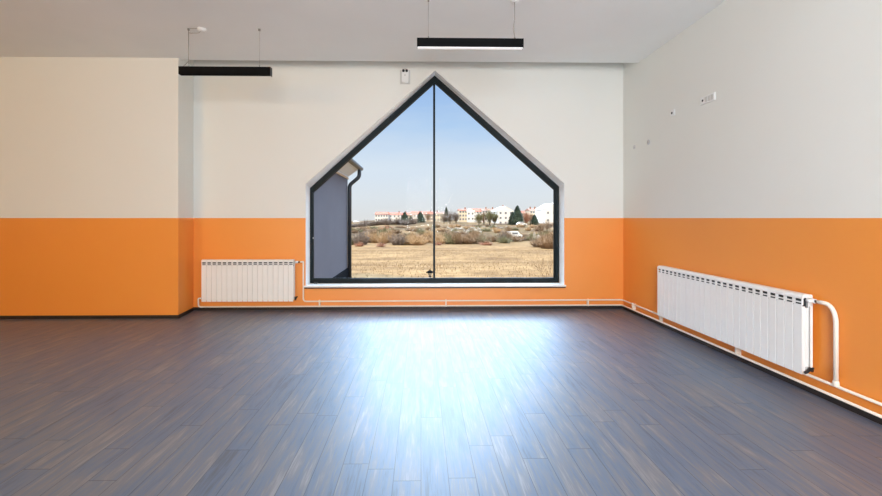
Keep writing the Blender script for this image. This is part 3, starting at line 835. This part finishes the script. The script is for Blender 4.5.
conifer(420.5, 225, 7.1, 6.6, 'greenish conifer before the cream row, left of the mullion')
conifer(446.3, 240, 4.7, 9.2, 'slim conifer standing above the grey trees right of the mullion')

# thin sapling near the right jamb
p = at(547, 276, 12.0); x = p.x; y = 12.0
t = thing('sapling', 'thin leafless sapling at the lower right corner of the window', 'tree', (x, y, tz(x, y)))
b = MB()
def br(p, d, L, r, k):
    q = p + d * L; b.tube([p, p.lerp(q, .5) + Vector((rnd.uniform(-.02, .02), 0, 0)), q], r, 5, r * .55)
    if k == 0: return
    for i in range(3):
        nd = (d + Vector((rnd.uniform(-.75, .55), rnd.uniform(-.5, .5), rnd.uniform(-.1, .3)))).normalized()
        br(p.lerp(q, rnd.uniform(.5, 1)), nd, L * rnd.uniform(.6, .85), r * .6, k - 1)
for dx in (-.5, -.1, .25): br(Vector((0, 0, -.02)), Vector((dx, 0, 1)).normalized(), .42, .007, 3)
b.build('branches', M['twig_brown'], t, fix=False)

# ------------------------------------------------------------------ houses on the hill
def house(label, px0, px1, ybase, yeave, yridge, Y, depth, wall, roof, gable=False, rows=2, cols=4, chimney=None, name='apartment_house'):
    a = at(px0, yeave, Y); c = at(px1, ybase, Y); r = at(px0, yridge, Y)
    xc = (a.x + c.x) / 2; hw = abs(c.x - a.x) / 2; z0 = min(c.z, tz(xc, Y)) - 1.0
    ze = a.z - z0; zr = r.z - z0
    t = thing(name, label, 'building', (xc, Y, z0))
    if gable:
        MB().prism([(-hw, 0), (hw, 0), (hw, ze), (0, zr), (-hw, ze)], 0, depth).build('walls', M[wall], t)
        b = MB()
        for sx in (-1, 1):
            b.prism([(sx * (hw + .3), ze - .15), (0, zr + .02), (0, zr + .25), (sx * (hw + .3), ze + .1)], -.05, depth + .3)
    else:
        MB().box(-hw, hw, 0, depth, 0, ze).build('walls', M[wall], t)
        b = MB(); b.prism([(-.4, ze - .05), (depth / 2, zr), (depth + .4, ze - .05)], -hw - .2, hw + .2, 'x')
    b.build('roof', M[roof], t)
    base = c.z - z0
    for i in range(rows):
        zz = base + (ze - base) * (i + .35) / rows
        for k in range(cols):
            xx = -hw + 2 * hw * (k + .5) / cols
            f = MB().box(xx - .5, xx + .5, -.03, .05, zz, zz + 1.15).build('window', M['pane_far'], t)
    if chimney is not None:
        for q in chimney:
            MB().box(q * hw - .35, q * hw + .35, depth * .35, depth * .35 + .8, ze, zr + 1.0).build('chimney', M['rbrown'], t)
    return t
house('leftmost white house with red roof on the hill', 375, 388, 222, 214.2, 211.8, 268, 12, 'bwhite', 'rred', rows=2, cols=5)
house('white house with red roof, second from the left on the hill', 388.6, 400.5, 222.6, 214.6, 212.4, 272, 12, 'bwhite', 'rred', rows=2, cols=3, chimney=(.7,))
house('cream house with red roof behind the dark conifer', 401, 412, 222, 215, 212.6, 278, 12, 'bcream', 'rred', rows=2, cols=4, chimney=(-.2,))
house('cream house with red roof left of the greenish conifer', 410.8, 424, 222, 214, 211.2, 290, 12, 'bwhite', 'rred', rows=2, cols=5)
house('beige house with red roof next to the mullion', 424.6, 433, 221, 214, 211.4, 285, 12, 'bbeige', 'rred', rows=2, cols=4, chimney=(.4,))
house('cream house immediately right of the mullion', 434, 448, 222, 213.5, 211.6, 285, 12, 'bcream', 'rbrown', rows=2, cols=5, chimney=(-.5,))
house('cream house with reddish roof right of the grey trees', 459, 467.5, 221.5, 210.4, 208.8, 240, 10, 'bcream', 'rred', rows=3, cols=3, chimney=(.6,))
house('white gabled house beside the cream house, left of the brown trees', 467, 474.5, 221.5, 211.2, 209, 238, 12, 'bwhite', 'bwhite', gable=True, rows=2, cols=2)
house('white house with orange-red roof behind the brown trees', 473, 482.5, 221, 211.6, 208.3, 252, 12, 'bwhite', 'rred', rows=3, cols=3)
house('long white house between the brown trees and the gabled house', 482, 499, 221, 210.6, 208.4, 250, 12, 'bwhite', 'rbrown', rows=3, cols=6, chimney=(-.4, .4))
house('large white gabled house left of the tallest conifer', 498, 513.5, 225.5, 211, 206.6, 215, 20, 'bwhite', 'bwhite', gable=True, rows=3, cols=3, chimney=(.0,))
house('reddish-roofed house behind the orange-brown tree', 521, 531, 222, 213, 210.6, 262, 12, 'bbeige', 'rred', rows=2, cols=4)
house('cream house with small chimneys left of the rightmost house', 530, 545.5, 222.5, 210.6, 208.2, 238, 12, 'bcream', 'rbrown', rows=3, cols=6, chimney=(-.7, -.1, .5))
house('rightmost large white house, partly behind the window jamb', 545, 563, 224, 209, 203.5, 215, 18, 'bwhite', 'bwhite', gable=True, rows=2, cols=3)
house('tiny white house at the far left of the hill', 353.5, 356, 223.6, 222, 221, 330, 8, 'bwhite', 'bwhite', rows=1, cols=1, name='cottage')
house('tiny white cottage just right of the far left one', 357, 359.5, 223.6, 222.4, 221.4, 330, 8, 'bwhite', 'bwhite', rows=1, cols=1, name='cottage')

# ------------------------------------------------------------------ small pale things on the slope
def vehicle(name, label, px, y, L, h, van):
    x = gx(px, y); t = thing(name, label, 'vehicle', (x, y, tz(x, y)))
    b = MB()
    if van: prof = [(-L / 2, .3), (L / 2, .3), (L / 2, .9), (L / 2 - .5, 1.1), (L / 2 - 1.0, h), (-L / 2, h)]
    else: prof = [(-L / 2, .25), (L / 2, .25), (L / 2, .75), (L / 2 - 1.0, .9), (L / 2 - 1.6, h), (-L / 2 + .9, h), (-L / 2 + .2, .95), (-L / 2, .85)]
    b.prism(prof, -.85, .85); b.build('body', M['car'], t)
    for q in (-.32, .32):
        for yy in (-.86, .74):
            MB().tube([(q * L, yy, .32), (q * L, yy + .12, .32)], .32, 14).build('wheel', M['black'], t)
    MB().box(-L * .2, L * .18, -.87, -.85, h * .62, h * .88).build('side_window', M['pane_far'], t)
vehicle('van', 'small white van parked beyond the hedgerow, right of the dark bush', 514.3, 94, 3.4, 1.7, True)
vehicle('car', 'white car parked in front of the tallest conifer', 521.5, 172, 4.2, 1.5, False)
def rock(px, y, w, h, label, group=None):
    x = gx(px, y); b = MB()
    r = bmesh.ops.create_icosphere(b.bm, subdivisions=2, radius=.5)
    for v in r['verts']: v.co = Vector((v.co.x * w, v.co.y * w * .7, v.co.z * h * 1.3)) * (1 + rnd.uniform(-.16, .16))
    o = b.build('stone_block', M['stone'], loc=(x, y, tz(x, y) + h * .35)); tag(o, label, 'stone', group)
rock(534.3, 88, .7, 1.8, 'tall pale standing stone on the slope at the right, left of its shorter pair')
rock(538.5, 87, .9, 1.3, 'shorter pale stone right of the tall standing stone')
for i in range(40):
    px = rnd.choice([rnd.uniform(448, 482), rnd.uniform(448, 512)]); y = rnd.uniform(118, 165)
    rock(px, y, rnd.uniform(.6, 1.5), rnd.uniform(.35, .7), 'pale block lying among the scrub on the slope below the houses', 'pale blocks on the slope')
rock(389.8, 124, .6, 1.3, 'pale upright stone beside the red-tinged bush')
rock(432.2, 130, .7, 1.6, 'pale upright stone close to the mullion on the slope')
